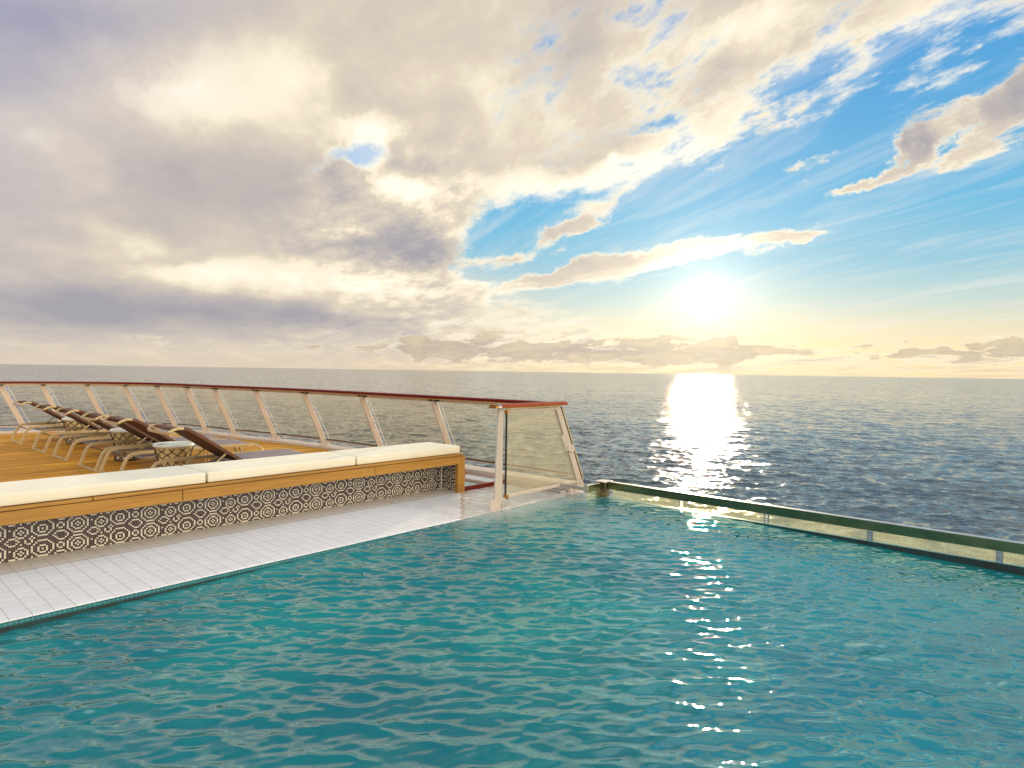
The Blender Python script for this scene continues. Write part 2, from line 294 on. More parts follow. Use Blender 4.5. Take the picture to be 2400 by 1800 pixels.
def ledge_mat():
    m, q, out = new_mat('ledge_tile')
    P = q.n('ShaderNodeTexCoord').outputs['Object']; x, y, z = q.sep(P)
    nz = q.v('SCALE', q.v('SUBTRACT', q.noise(P, 9.0, 3, .5, col=True), (.5, .5, .5)), scale=.012)
    xo, yo, zo = q.sep(q.v('ADD', P, nz))
    fx = q.m('FRACT', q.m('DIVIDE', xo, .1025)); fy = q.m('FRACT', q.m('DIVIDE', q.m('SUBTRACT', yo, 5.33), .107))
    jx = q.m('LESS_THAN', q.m('ABSOLUTE', q.m('SUBTRACT', fx, .5)), .017)
    jy = q.m('LESS_THAN', q.m('ABSOLUTE', q.m('SUBTRACT', fy, .97)), .02)
    edge_line = q.m('LESS_THAN', q.m('ABSOLUTE', q.m('SUBTRACT', yo, 5.33)), .0035)
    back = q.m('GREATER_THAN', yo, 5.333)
    cn = q.n('ShaderNodeTexWhiteNoise', noise_dimensions='2D'); q.put(cn.inputs['Vector'], q.xyz(q.m('FLOOR', q.m('ADD', q.m('DIVIDE', x, .1025), .5)), q.m('FLOOR', q.m('DIVIDE', y, .107))))
    streak = q.noise(q.mapping(P, sc=(1.5, 14, 1)), 5.0, 5, .6)
    c = q.mix(cn.outputs[0], (.80, .765, .755), (.74, .71, .70))
    c = q.mix(q.m('MULTIPLY', q.rng(streak, .45, .75), .3), c, (.66, .60, .55))
    c = q.mix(q.m('MULTIPLY', back, .55), c, (.56, .50, .43))  # row under the bench darkened: its shade is painted into the tile
    dirt = q.rng(q.noise(P, 30.0, 4, .7), .35, .6)
    c = q.mix(q.m('MULTIPLY', jy, .55), c, (.42, .27, .20))
    c = q.mix(q.m('MULTIPLY', jx, q.m('ADD', .35, q.m('MULTIPLY', dirt, .45))), c, (.28, .15, .09))
    c = q.mix(edge_line, c, (.26, .16, .08))
    # overflow film towards the corner of the pool
    wet = q.rng(q.m('ADD', x, q.m('MULTIPLY', q.m('SUBTRACT', q.noise(P, 5.0, 4, .6), .5), .7)), 3.85, 4.25)
    film = q.m('MULTIPLY', wet, 1.0)
    rip = q.m('ADD', q.noise(q.mapping(P, rot=(0, 0, radians(-30)), sc=(1, 3.2, 1)), 13.0, 4, .55, dist=.5), q.m('MULTIPLY', q.noise(P, 60.0, 2, .5), .2))
    h = q.m('ADD', q.m('MULTIPLY', q.m('MULTIPLY', rip, wet), 4.5), q.m('MULTIPLY', q.m('MAXIMUM', jx, jy), -.4))
    nb = bump(q, h, .5, .006)
    princ(q, out, c, q.m('ADD', .42, q.m('MULTIPLY', wet, -.15)), 0, nb, Coat_Weight=q.m('MULTIPLY', film, .25), Coat_Roughness=.05, Coat_IOR=1.5)
    return m
MAT['ledge'] = ledge_mat()

def pool_wall_mat():
    m, q, out = new_mat('pool_tile')
    P = q.n('ShaderNodeTexCoord').outputs['Object']; x, y, z = q.sep(P)
    u = q.m('ADD', x, y)
    jx = q.m('LESS_THAN', q.m('FRACT', q.m('DIVIDE', u, .025)), .12); jz = q.m('LESS_THAN', q.m('FRACT', q.m('DIVIDE', z, .025)), .12)
    j = q.m('MAXIMUM', jx, jz)
    n = q.noise(P, 14.0, 3, .6)
    c = q.mix(q.rng(n, .35, .65), (.012, .115, .135), (.018, .16, .18)); c = q.mix(q.m('MULTIPLY', j, .5), c, (.22, .42, .42))
    princ(q, out, c, .2, 0); return m
MAT['pool_wall'] = pool_wall_mat()

def glass(name, tint, dirt, dirtcol, tr=.5, sc=(1, 1, 1), dscale=50.0, lo=.35, hi=.75):
    m, q, out = new_mat(name)
    P = q.n('ShaderNodeTexCoord').outputs['Object']
    t = q.n('ShaderNodeBsdfTransparent'); t.inputs[0].default_value = col4(tint)
    g = q.n('ShaderNodeBsdfGlossy'); g.inputs['Roughness'].default_value = .02
    fr = q.n('ShaderNodeFresnel'); q.put(fr.inputs[0], q.m('SUBTRACT', 1.5, q.m('MULTIPLY', q.n('ShaderNodeNewGeometry').outputs['Backfacing'], 1.5-1/1.5)))
    a = q.n('ShaderNodeMixShader'); q.put(a.inputs[0], q.m('MULTIPLY', fr.outputs[0], .9)); q.put(a.inputs[1], t.outputs[0]); q.put(a.inputs[2], g.outputs[0])
    d = q.n('ShaderNodeBsdfTranslucent'); d.inputs[0].default_value = col4(dirtcol)
    d2 = q.n('ShaderNodeBsdfDiffuse'); d2.inputs[0].default_value = col4(dirtcol)
    dm = q.n('ShaderNodeMixShader'); dm.inputs[0].default_value = 1-tr; q.put(dm.inputs[1], d.outputs[0]); q.put(dm.inputs[2], d2.outputs[0])
    n = q.m('MULTIPLY', q.noise(q.mapping(P, sc=sc), dscale, 5, .7), q.rng(q.noise(q.mapping(P, sc=sc), 2.2, 3, .5), .2, .6, .55, 1.15))
    b = q.n('ShaderNodeMixShader'); q.put(b.inputs[0], q.rng(n, lo, hi, dirt*.35, dirt)); q.put(b.inputs[1], a.outputs[0]); q.put(b.inputs[2], dm.outputs[0])
    q.put(out.inputs[0], b.outputs[0]); return m
MAT['glass'] = glass('tinted_glass', (.88, .87, .77), .07, (.95, .84, .62), .8)
MAT['glass_salt'] = glass('salt_crusted_glass', (.965, .965, .91), .15, (.98, .86, .62), .75, dscale=70, lo=.2, hi=.6)
MAT['glass_pool'] = glass('pool_glass', (.96, .97, .87), .20, (.95, .92, .60), .8, dscale=80)

def water_mat(name, a, b, nscale, kick, sc=1.0, rough=.02, tints=None, ior=1.333, far=None, tint=(1, 1, 1), cross=1.0, step=False):
    m, q, out = new_mat(name)
    P = q.n('ShaderNodeTexCoord').outputs['Object']; G = q.n('ShaderNodeNewGeometry')
    acc = None
    wd = radians(36); d1 = (cos(wd), sin(wd), 0); d2 = (-sin(wd)*cross, cos(wd)*cross, 0)
    for s_, amt in nscale:
        nx, ny, nz_ = q.sep(q.noise(q.mapping(P, rot=(0, 0, -wd), sc=(1.0, sc, 1)), s_, 3, .55, dist=.3, col=True))
        v_ = q.v('ADD', q.v('SCALE', d1, scale=q.m('MULTIPLY', q.m('SUBTRACT', nx, .5), amt)), q.v('SCALE', d2, scale=q.m('MULTIPLY', q.m('SUBTRACT', ny, .5), amt)))
        acc = v_ if acc is None else q.v('ADD', acc, v_)
    N = q.v('NORMALIZE', q.v('ADD', G.outputs['Normal'], acc))
    n = q.noise(P, tints or .8, 4, .55)
    c = q.mix(q.rng(n, .3, .7), a, b)
    if step:   # pale reflections under the screen painted into the water colour, like a shallow step
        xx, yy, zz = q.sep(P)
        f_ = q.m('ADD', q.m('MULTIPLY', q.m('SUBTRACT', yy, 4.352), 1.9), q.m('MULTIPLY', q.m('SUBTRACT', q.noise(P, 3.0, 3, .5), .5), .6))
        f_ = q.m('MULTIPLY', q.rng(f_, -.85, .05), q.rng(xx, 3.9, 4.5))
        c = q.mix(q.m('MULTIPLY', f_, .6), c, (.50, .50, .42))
    if far:   # waves too far off to be modelled one by one roughen the sheet instead
        d_ = q.v('LENGTH', P); rough = q.rng(d_, far[0], far[1], rough, far[2])
    princ(q, out, c, rough, 0, N, IOR=ior, Specular_Tint=col4(tint))
    return m
HEADD = 41.8
MAT['sea'] = water_mat('sea_water', (.036, .060, .070), (.050, .070, .074), ((.9, 1.1), (3.4, .9), (.22, .8), (.06, .30), (.018, .12)), None, sc=.45, ior=1.6, rough=.07, tints=.02, far=(90.0, 1200.0, .08), tint=(.97, .98, 1.0), cross=.85)
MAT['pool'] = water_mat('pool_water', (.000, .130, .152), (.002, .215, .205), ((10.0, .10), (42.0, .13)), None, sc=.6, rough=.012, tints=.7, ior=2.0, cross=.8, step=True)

# ------------------------------------------------------------------ object helpers
def tag(o, label=None, cat=None, group=None, kind=None):
    if label: o['label'] = label
    if cat: o['category'] = cat
    if group: o['group'] = group
    if kind: o['kind'] = kind
    return o
def empty(name, loc, rz=0):
    o = bpy.data.objects.new(name, None); C.objects.link(o); o.location = loc; o.rotation_euler = (0, 0, rz); o.empty_display_size = .1
    return o
class MB:
    def __init__(s): s.v = []; s.f = []; s.mi = []
    def box(s, a, b, mi=0):
        x0, y0, z0 = a; x1, y1, z1 = b; i = len(s.v)
        s.v += [(x0, y0, z0), (x1, y0, z0), (x1, y1, z0), (x0, y1, z0), (x0, y0, z1), (x1, y0, z1), (x1, y1, z1), (x0, y1, z1)]
        for q in ((0, 3, 2, 1), (4, 5, 6, 7), (0, 1, 5, 4), (1, 2, 6, 5), (2, 3, 7, 6), (3, 0, 4, 7)):
            s.f.append(tuple(i+j for j in q)); s.mi.append(mi)
    def prism(s, pts, ext, mi=0):
        """closed outline of 3D points extruded along ext"""
        i = len(s.v); n = len(pts); e = Vector(ext)
        s.v += [tuple(p) for p in pts] + [tuple(Vector(p)+e) for p in pts]
        s.f.append(tuple(range(i+n-1, i-1, -1))); s.mi.append(mi)
        s.f.append(tuple(range(i+n, i+2*n))); s.mi.append(mi)
        for j in range(n):
            s.f.append((i+j, i+(j+1) % n, i+n+(j+1) % n, i+n+j)); s.mi.append(mi)
    def sweep(s, prof, path, upv=(0, 0, 1), closed=False, mi=0, caps=True, side=None):
        n = len(prof); i0 = len(s.v); P = [Vector(p) for p in path]; m_ = len(P)
        for j, p in enumerate(P):
            if closed: t = P[(j+1) % m_]-P[j-1]
            else: t = P[min(j+1, m_-1)]-P[max(j-1, 0)]
            t.normalize()
            if side is not None: sv = Vector(side); u = sv.cross(t) if sv.cross(t).length > 1e-6 else Vector(upv); u.normalize()
            else:
                u0 = Vector(upv); sv = t.cross(u0)
                if sv.length < 1e-5: sv = Vector((1, 0, 0))
                sv.normalize(); u = sv.cross(t)
            for (a, b) in prof: s.v.append(tuple(p+sv*a+u*b))
        rings = m_ if closed else m_-1
        for j in range(rings):
            a = i0+j*n; b = i0+((j+1) % m_)*n
            for q in range(n):
                s.f.append((a+q, a+(q+1) % n, b+(q+1) % n, b+q)); s.mi.append(mi)
        if caps and not closed:
            s.f.append(tuple(i0+q for q in range(n-1, -1, -1))); s.mi.append(mi)
            s.f.append(tuple(i0+(m_-1)*n+q for q in range(n))); s.mi.append(mi)
    def tube(s, path, r, n=8, closed=False, mi=0):
        s.sweep([(r*cos(2*pi*i/n), r*sin(2*pi*i/n)) for i in range(n)], path, closed=closed, mi=mi)
    def lathe(s, prof, n=32, c=(0, 0, 0), mi=0):
        i0 = len(s.v); m_ = len(prof)
        for (r_, z) in prof:
            for q in range(n): s.v.append((c[0]+r_*cos(2*pi*q/n), c[1]+r_*sin(2*pi*q/n), c[2]+z))
        for j in range(m_-1):
            for q in range(n):
                s.f.append((i0+j*n+q, i0+j*n+(q+1) % n, i0+(j+1)*n+(q+1) % n, i0+(j+1)*n+q)); s.mi.append(mi)
        s.f.append(tuple(i0+q for q in range(n-1, -1, -1))); s.mi.append(mi)
        s.f.append(tuple(i0+(m_-1)*n+q for q in range(n))); s.mi.append(mi)
    def build(s, name, mats, parent=None, smooth=False, bevel=0, seg=2, loc=None):
        me = bpy.data.meshes.new(name); me.from_pydata(s.v, [], s.f)
        for m in (mats if isinstance(mats, (list, tuple)) else [mats]): me.materials.append(m)
        if any(s.mi): me.polygons.foreach_set('material_index', s.mi)
        bm = bmesh.new(); bm.from_mesh(me); bmesh.ops.recalc_face_normals(bm, faces=bm.faces); bm.to_mesh(me); bm.free()
        o = bpy.data.objects.new(name, me); C.objects.link(o)
        if parent: o.parent = parent
        if loc: o.location = loc
        if smooth:
            me.polygons.foreach_set('use_smooth', [True]*len(me.polygons))
            if smooth != 'all':
                me.set_sharp_from_angle(angle=radians(38))
        if bevel:
            b = o.modifiers.new('bevel', 'BEVEL'); b.width = bevel; b.segments = seg; b.limit_method = 'ANGLE'; b.angle_limit = radians(40)
            if smooth is False:
                me.polygons.foreach_set('use_smooth', [True]*len(me.polygons)); me.set_sharp_from_angle(angle=radians(50))
        return o
def grid_mesh(name, X, Y, Z, mat):
    nr, nc = X.shape
    me = bpy.data.meshes.new(name)
    co = np.stack([X, Y, Z], -1).reshape(-1, 3).astype(np.float32)
    idx = np.arange(nr*nc).reshape(nr, nc)
    q = np.stack([idx[:-1, :-1], idx[1:, :-1], idx[1:, 1:], idx[:-1, 1:]], -1).reshape(-1, 4).astype(np.int32)
    me.vertices.add(len(co)); me.vertices.foreach_set('co', co.ravel())
    me.loops.add(q.size); me.loops.foreach_set('vertex_index', q.ravel())
    me.polygons.add(len(q)); me.polygons.foreach_set('loop_start', np.arange(0, q.size, 4, dtype=np.int32))
    me.polygons.foreach_set('use_smooth', np.ones(len(q), dtype=bool))
    me.update(calc_edges=True); me.validate()
    me.materials.append(mat)
    o = bpy.data.objects.new(name, me); C.objects.link(o)
    return o
def wave_field(X, Y, lam, ang, slope, ph, Q=0.6, step=None):
    Z = np.zeros_like(X); DX = np.zeros_like(X); DY = np.zeros_like(X)
    for l, a, s_, p in zip(lam, ang, slope, ph):
        kk = 2*pi/l; A = s_/kk; cx, cy = cos(a), sin(a)
        th = kk*(X*cx+Y*cy)+p
        f = 1.0 if step is None else np.clip((l/step-2.0)/3.0, 0, 1)
        st, ct = np.sin(th), np.cos(th)
        Z += A*st*f; DX += Q*A*ct*cx*f; DY += Q*A*ct*cy*f
    return DX, DY, Z

# ------------------------------------------------------------------ sea
SEA_Z = -18.0
def build_sea():
    rs = [24.0]
    while rs[-1] < 900: rs.append(rs[-1]+max(.22, rs[-1]**2/52000.0))
    while rs[-1] < 90000: rs.append(rs[-1]*1.06)
    rs = np.array(rs)
    fine = np.arange(-28, 98, .085); coarse = np.arange(98, 332.1, 3.0)
    th = np.radians(np.concatenate([fine, coarse])); th[-1] = th[0]+2*pi
    R, T = np.meshgrid(rs, th, indexing='ij')
    X = R*np.cos(T); Y = R*np.sin(T)
    step = np.maximum(np.gradient(rs)[:, None]*1.0, R*radians(.085))
    nw = 80; rg = np.random.RandomState(3)
    lam = np.exp(rg.uniform(np.log(.7), np.log(18), nw)); ang = radians(38)+rg.normal(0, .50, nw)
    sl = .21*sqrt(2/nw)*np.where(lam < 6, 1.0, .5)
    DX, DY, Z = wave_field(X, Y, lam, ang, sl*np.ones(nw), rg.uniform(0, 6.28, nw), .8, step)
    return grid_mesh('sea', X+DX, Y+DY, Z+SEA_Z, MAT['sea'])
sea = tag(build_sea(), kind='structure')

# ------------------------------------------------------------------ pool water
XW, YW = 6.088, 4.352
def build_pool():
    xs = np.arange(-.3, XW+.001, .0085); xs[-1] = XW
    ys = np.arange(-.9, YW+.001, .0085); ys[-1] = YW
    X, Y = np.meshgrid(xs, ys, indexing='ij')
    rg = np.random.RandomState(11); nw = 90
    lam = np.exp(rg.normal(np.log(.100), .46, nw)); lam = np.clip(lam, .045, .7)
    ang = radians(40)+rg.normal(0, .33, nw)
    sl = .27*sqrt(2/nw)*np.ones(nw)
    DX, DY, Z = wave_field(X, Y, lam, ang, sl, rg.uniform(0, 6.28, nw), .8)
    nb = 30; lam2 = np.exp(rg.normal(np.log(.075), .3, nb)); ang2 = rg.uniform(0, 6.28, nb)
    d2 = wave_field(X, Y, lam2, ang2, .04*sqrt(2/nb)*np.ones(nb), rg.uniform(0, 6.28, nb), .3)
    rr = np.hypot(X, Y); calm = (.60+.40*np.clip((rr-2.2)/1.6, 0, 1))*(1-.52*np.clip((rr-3.8)/2.6, 0, 1))
    DX = (DX+d2[0])*calm; DY = (DY+d2[1])*calm; Z = (Z+d2[2])*calm
    ex = np.clip((XW-X)/.10, 0, 1); ey = np.clip((YW-Y)/.10, 0, 1); e = ex*ey
    base = -.004-.0165*np.clip(4.4-X, 0, 5)-.026*np.clip(2.75-Y, 0, 2.7)*np.clip((X-2.5)/3.4, 0, 1)
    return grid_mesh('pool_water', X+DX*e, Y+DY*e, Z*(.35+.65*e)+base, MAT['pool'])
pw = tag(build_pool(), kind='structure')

def film_mat():
    m, q, out = new_mat('overflow_film')
    t = q.n('ShaderNodeBsdfTransparent'); t.inputs[0].default_value = (.985, .965, .93, 1)
    g = q.n('ShaderNodeBsdfGlossy'); g.inputs['Roughness'].default_value = .02
    P = q.n('ShaderNodeTexCoord').outputs['Object']
    nb = bump(q, q.noise(q.mapping(P, rot=(0, 0, radians(-36)), sc=(1, .5, 1)), 30.0, 4, .6), .7, .014)
    fr = q.n('ShaderNodeFresnel'); q.put(fr.inputs[0], q.m('SUBTRACT', 1.8, q.m('MULTIPLY', q.n('ShaderNodeNewGeometry').outputs['Backfacing'], 1.8-1/1.8))); q.put(fr.inputs[1], nb); q.put(g.inputs['Normal'], nb)
    a = q.n('ShaderNodeMixShader'); q.put(a.inputs[0], fr.outputs[0]); q.put(a.inputs[1], t.outputs[0]); q.put(a.inputs[2], g.outputs[0])
    q.put(out.inputs[0], a.outputs[0]); return m
MAT['film'] = film_mat()
def build_film():
    v = np.linspace(4.318, 5.325, 110); u = np.linspace(0, 1, 190)
    U, Y = np.meshgrid(u, v, indexing='ij')
    rg = np.random.RandomState(4)
    x0 = 4.17+(Y-4.35)*.95+.012*np.sin(Y*37)+.008*np.sin(Y*91+1); X = x0+(6.08-x0)*U
    nw = 40; lam = np.exp(rg.normal(np.log(.11), .4, nw))
    DX, DY, Z = wave_field(X, Y, lam, radians(15)+rg.normal(0, .6, nw), .20*sqrt(2/nw)*np.ones(nw), rg.uniform(0, 6.28, nw), .4)
    e = np.clip(U/.04, 0, 1)
    return grid_mesh('overflow_water', X, Y, .0035*e+.0008+Z*e*.8*np.clip((Y-4.30)/.10, 0.3, 1), MAT['film'])
tag(build_film(), kind='structure')

# ------------------------------------------------------------------ rail line
RAIL = [(5.68, 4.42), (5.67, 6.47), (5.65, 8.07), (5.58, 9.58), (5.42, 10.96), (5.20, 12.12), (5.08, 13.12), (4.86, 14.05), (4.46, 14.68), (3.93, 15.2), (3.24, 15.45), (2.60, 15.56), (1.75, 15.62), (.9, 15.6)]
def catmull(P, n=10):
    out = []; Q = [P[0]]+P+[P[-1]]
    for i in range(1, len(Q)-2):
        a, b, c, d = [np.array(Q[i+j], float) for j in (-1, 0, 1, 2)]
        for t in np.linspace(0, 1, n, endpoint=False):
            out.append(tuple(.5*((2*b)+(-a+c)*t+(2*a-5*b+4*c-d)*t*t+(-a+3*b-3*c+d)*t**3)))
    out.append(tuple(P[-1])); return out
NS = 10
line = catmull(RAIL, NS)
def lean(z): return .42*(1.0-z)/.92
def on_rail(i, z, dx=0.0): x, y = line[i]; return (x+lean(z)+dx, y, z)

# ------------------------------------------------------------------ decks, ledge, hull
def poly_slab(pts, z0, z1):
    b = MB(); b.prism([(x, y, z0) for x, y in pts], (0, 0, z1-z0)); return b
base_line = [(x+lean(.1)+.05, y) for x, y in line]
DECK_Z = .05
deck_pts = [(-3.0, 5.98)]+[(5.086, 5.98)]+[(5.086, 7.0)]+[(x-.16, y+(0.0)) for x, y in base_line if y > 7.05]+[(-3.0, 15.6)]
o = poly_slab(deck_pts, -.25, DECK_Z).build('deck', MAT['deck']); tag(o, kind='structure')
b = MB(); b.prism([(5.128, 5.36, -.02), (5.93, 5.36, -.02), (5.93, 7.0, -.02), (5.090, 7.0, -.02), (5.090, 5.96, -.02), (5.128, 5.96, -.02)], (0, 0, DECK_Z+.018))
o = b.build('wet_deck', MAT['deck_wet'], bevel=.004); tag(o, kind='structure')
b = MB(); b.box((5.128, 5.335, -.02), (5.80, 5.358, .018)); b.box((5.128, 5.340, .0195), (5.80, 5.358, .046))
o = b.build('deck_edge', MAT['mahogany'], bevel=.003); tag(o, kind='structure')
# hull and kerb following the rail
hull = [(x+.10, y) for x, y in base_line]
o = poly_slab([(-6, -6), (6.24, -6)]+[(6.24, 3.9)]+[(6.24, 4.3)]+hull[1:]+[(-6, 15.8)], SEA_Z-1, -.26).build('hull', MAT['hull']); tag(o, kind='structure')
kb = MB()
kb.sweep([(-.15, -.26), (.11, -.26), (.11, .09), (-.15, .09)], [(x, y, 0) for x, y in base_line])
o = kb.build('kerb', MAT['paint'], bevel=.01); tag(o, kind='structure')
# pool ledge with rounded nose
lp = [(5.965, -.3), (5.965, 0.0), (4.378, 0.0), (4.360, -.0015), (4.353, -.006), (4.352, -.009), (4.356, -.0092), (4.356, -.3)]
b = MB(); b.prism([(-1.5, y, z) for y, z in lp], (7.7, 0, 0)); o = b.build('pool_ledge', MAT['ledge'], smooth=True); tag(o, kind='structure')
b = MB(); b.box((-.62, 4.356, -1.3), (6.2, 4.40, -.30)); b.box((-.8, 4.3535, -.036), (6.12, 4.3558, -.0095))
b.box((6.094, -2.2, -1.3), (6.15, 4.30, -.006)); b.box((-.8, -2.2, -1.35), (6.2, 4.40, -1.3)); b.box((-.85, -2.2, -1.3), (-.32, 4.4, -.01)); b.box((-.32, -2.2, -1.3), (6.09, -.92, -.01))
o = b.build('pool_basin', MAT['pool_wall']); tag(o, kind='structure')
b = MB(); b.box((-.8, 4.3545, -.30), (6.09, 4.3558, -.0365)); b.box((6.0905, -2.0, -.30), (6.0935, 4.1, -.0065)); o = b.build('dark_edge_band', MAT['dark_band']); tag(o, kind='structure')  # poolside strip paints the bench's dark reflection; outer strip is the gutter face

# ------------------------------------------------------------------ curved glass railing
def round_prof(w, h, n=8, flat=.25):
    pr = []
    for i in range(n+1):
        a = pi*i/n; pr.append((w/2*cos(a), h*flat+(h*(1-flat))*sin(a)))
    pr += [(-w/2, h*.05), (-w/2*.85, 0), (w/2*.85, 0), (w/2, h*.05)]
    return pr
def rail_prof(w, h):
    return [(w/2, .004), (w/2, h*.72), (w/2-.006, h*.90), (w/2-.02, h), (-w/2+.02, h), (-w/2+.006, h*.90), (-w/2, h*.72), (-w/2, .004), (-w/2+.006, 0), (w/2-.006, 0)]
rail = tag(empty('glass_railing', (6.1, 9.0, 0)), 'long curving glass railing with a red-brown wooden handrail round the teak deck', 'railing')
RL = Vector((6.1, 9.0, 0))
def rp(p): return tuple(Vector(p)-RL)
hp = [rp(on_rail(i, 1.022, .03)) for i in range(1, len(line))]
hp = [rp((5.71, 4.475, 1.022))]+hp
b = MB(); b.sweep(rail_prof(.125, .040), hp); b.build('handrail', MAT['mahogany'], rail, smooth=True)
b = MB(); b.sweep([(-.028, 0), (.028, 0), (.028, .012), (-.028, .012)], [rp(on_rail(i, 1.009, .02)) for i in range(2, len(line))]); b.build('light_strip', MAT['strip'], rail)
b = MB(); b.sweep([(-.025, 0), (.025, 0), (.025, .030), (-.025, .030)], [rp(on_rail(i, .977, .03)) for i in range(1, len(line))]); b.build('top_rail', MAT['paint'], rail, bevel=.004)
b = MB(); b.sweep([(-.018, 0), (.018, 0), (.018, .022), (-.018, .022)], [rp(on_rail(i, .172, .05)) for i in range(1, len(line))]); b.build('bottom_rail', MAT['paint'], rail, bevel=.003)
b = MB(); b.sweep([(-.016, 0), (.016, 0), (.016, .012), (-.016, .012)], [rp(on_rail(i, .1955, .048)) for i in range(1, len(line))]); b.build('gasket', MAT['black'], rail)
for pi_ in range(1, len(RAIL)-1):
    i = pi_*NS; x, y = line[i]
    zt, zb = .976, .07
    o = Vector(RL)
    def pt(z, dx): return Vector((x+lean(z)+dx, y, z))
    pts = [pt(zt, -.055), pt(zt, .045), pt(.20, .045), pt(.13, .07), pt(zb, .07), pt(zb, -.12), pt(.10, -.12), pt(.16, -.062)]
    b = MB(); b.prism([tuple(p-RL+Vector((0, -.012, 0))) for p in pts], (0, .024, 0))
    post = b.build('post', MAT['paint'], rail, bevel=.003)
    b = MB(); p = pt(.992, -.01)-RL
    b.box((p.x-.012, p.y-.10, p.z-.004), (p.x+.05, p.y-.03, p.z+.012)); b.build('clip', MAT['black'], rail)
    b = MB(); b.box((p.x-.012, p.y+.03, p.z-.004), (p.x+.05, p.y+.10, p.z+.012)); b.build('clip', MAT['black'], rail)
for pi_ in range(1, len(RAIL)):
    i0, i1 = (pi_-1)*NS, pi_*NS
    seg = line[i0:i1+1]; n = len(seg)
    # trim the ends so that a clear gap stays beside each post
    def lerp(a, b_, t): return (a[0]+(b_[0]-a[0])*t, a[1]+(b_[1]-a[1])*t)
    L_ = math.dist(seg[0], seg[-1]); tr0 = .015/L_*n; tr1 = .075/L_*n
    s2 = [lerp(seg[0], seg[1], min(.9, tr0))]+seg[1:-1]+[lerp(seg[-1], seg[-2], min(.95, tr1))]
    b = MB()
    for j in range(len(s2)-1):
        a, c = s2[j], s2[j+1]
        q = [Vector((a[0]+lean(.975)+.04, a[1], .975)), Vector((c[0]+lean(.975)+.04, c[1], .975)), Vector((c[0]+lean(.20)+.05, c[1], .205)), Vector((a[0]+lean(.20)+.05, a[1], .205))]
        i_ = len(b.v); b.v += [tuple(p-RL) for p in q]; b.f.append((i_, i_+1, i_+2, i_+3)); b.mi.append(0)
    pane = b.build('glass_panel', MAT['glass'], rail)
    e = s2[-1]
    b = MB(); b.tube([tuple(Vector((e[0]+lean(.975)+.04, e[1]+.004, .974))-RL), tuple(Vector((e[0]+lean(.2)+.05, e[1]+.004, .21))-RL)], .0045, 6)
    b.build('panel_edge', MAT['white_edge'], pane)

# ------------------------------------------------------------------ windscreen at the end of the railing
scr = tag(empty('glass_screen', (4.75, 4.42, 0)), 'salt crusted glass end screen with wooden cap and slanted outer post at the pool corner', 'glass screen')
SL = Vector((4.75, 4.42, 0))
def sp(x, y, z): return (x-SL.x, y-SL.y, z)
cap = round_prof(.105, .042)
b = MB(); b.sweep(cap, [sp(4.745, 4.42, 1.026), sp(5.0, 4.42, 1.026), sp(5.4, 4.42, 1.026), sp(5.82, 4.42, 1.026), sp(5.845, 4.42, 1.026)]); wc = b.build('wooden_cap', MAT['cap_wood'], scr, smooth=True)
b = MB(); b.sweep(round_prof(.108, .043), [sp(4.70, 4.42, 1.025), sp(4.742, 4.42, 1.025)]); b.build('steel_band', MAT['satin'], wc, smooth=True)
b = MB(); b.sweep(round_prof(.100, .040), [sp(4.655, 4.42, 1.025), sp(4.668, 4.42, 1.025), sp(4.699, 4.42, 1.025)]); b.build('bronze_end_cap', MAT['bronze'], wc, smooth=True)
b = MB(); b.box(sp(4.86, 4.40, 1.0125), sp(5.72, 4.44, 1.0245)); b.build('light_strip', MAT['strip'], scr)
# inner post, slightly tapered, with a wide foot plate
fp = [(4.742, 1.0235), (4.808, 1.0235), (4.806, .115), (4.818, .098), (4.835, .092), (4.890, .092), (4.906, .084), (4.912, .065), (4.912, -.02), (4.634, -.02), (4.634, .088), (4.642, .099), (4.655, .101), (4.690, .101), (4.699, .110)]
b = MB(); b.prism([sp(x, 4.408, z) for x, z in fp], (0, .024, 0)); ip = b.build('post', MAT['paint'], scr, bevel=.003)
b = MB(); b.prism([sp(x, 4.396, z) for x, z in [(4.79, -.02), (4.912, -.02), (4.912, .06), (4.900, .078), (4.82, .078), (4.79, .055)]], (0, .010, 0)); b.build('foot_plate', MAT['satin'], ip, bevel=.004)
# frame
b = MB(); b.box(sp(4.868, 4.404, .975), sp(5.70, 4.436, 1.003)); b.build('top_frame', MAT['paint'], scr, bevel=.003)
b = MB(); b.prism([sp(4.89, 4.400, .125), sp(6.21, 4.400, .132), sp(6.21, 4.400, .100), sp(4.89, 4.400, .093)], (0, .04, 0)); b.build('bottom_frame', MAT['paint'], scr, bevel=.004)
b = MB(); b.prism([sp(x, 4.402, z) for x, z in [(5.665, 1.0115), (5.752, 1.0115), (6.190, .134), (6.095, .134)]], (0, .036, 0))
sp_ = b.build('post', MAT['paint'], scr, bevel=.003)
b = MB(); b.prism([sp(x, 4.410, z) for x, z in [(5.760, 1.0115), (5.778, 1.0115), (6.216, .134), (6.198, .134)]], (0, .03, 0)); b.build('seal', MAT['black'], sp_)
b = MB(); b.prism([sp(x, 4.408, z) for x, z in [(5.780, 1.0115), (5.800, 1.0115), (6.236, .134), (6.217, .134)]], (0, .03, 0)); b.build('outer_trim', MAT['frame'], sp_)
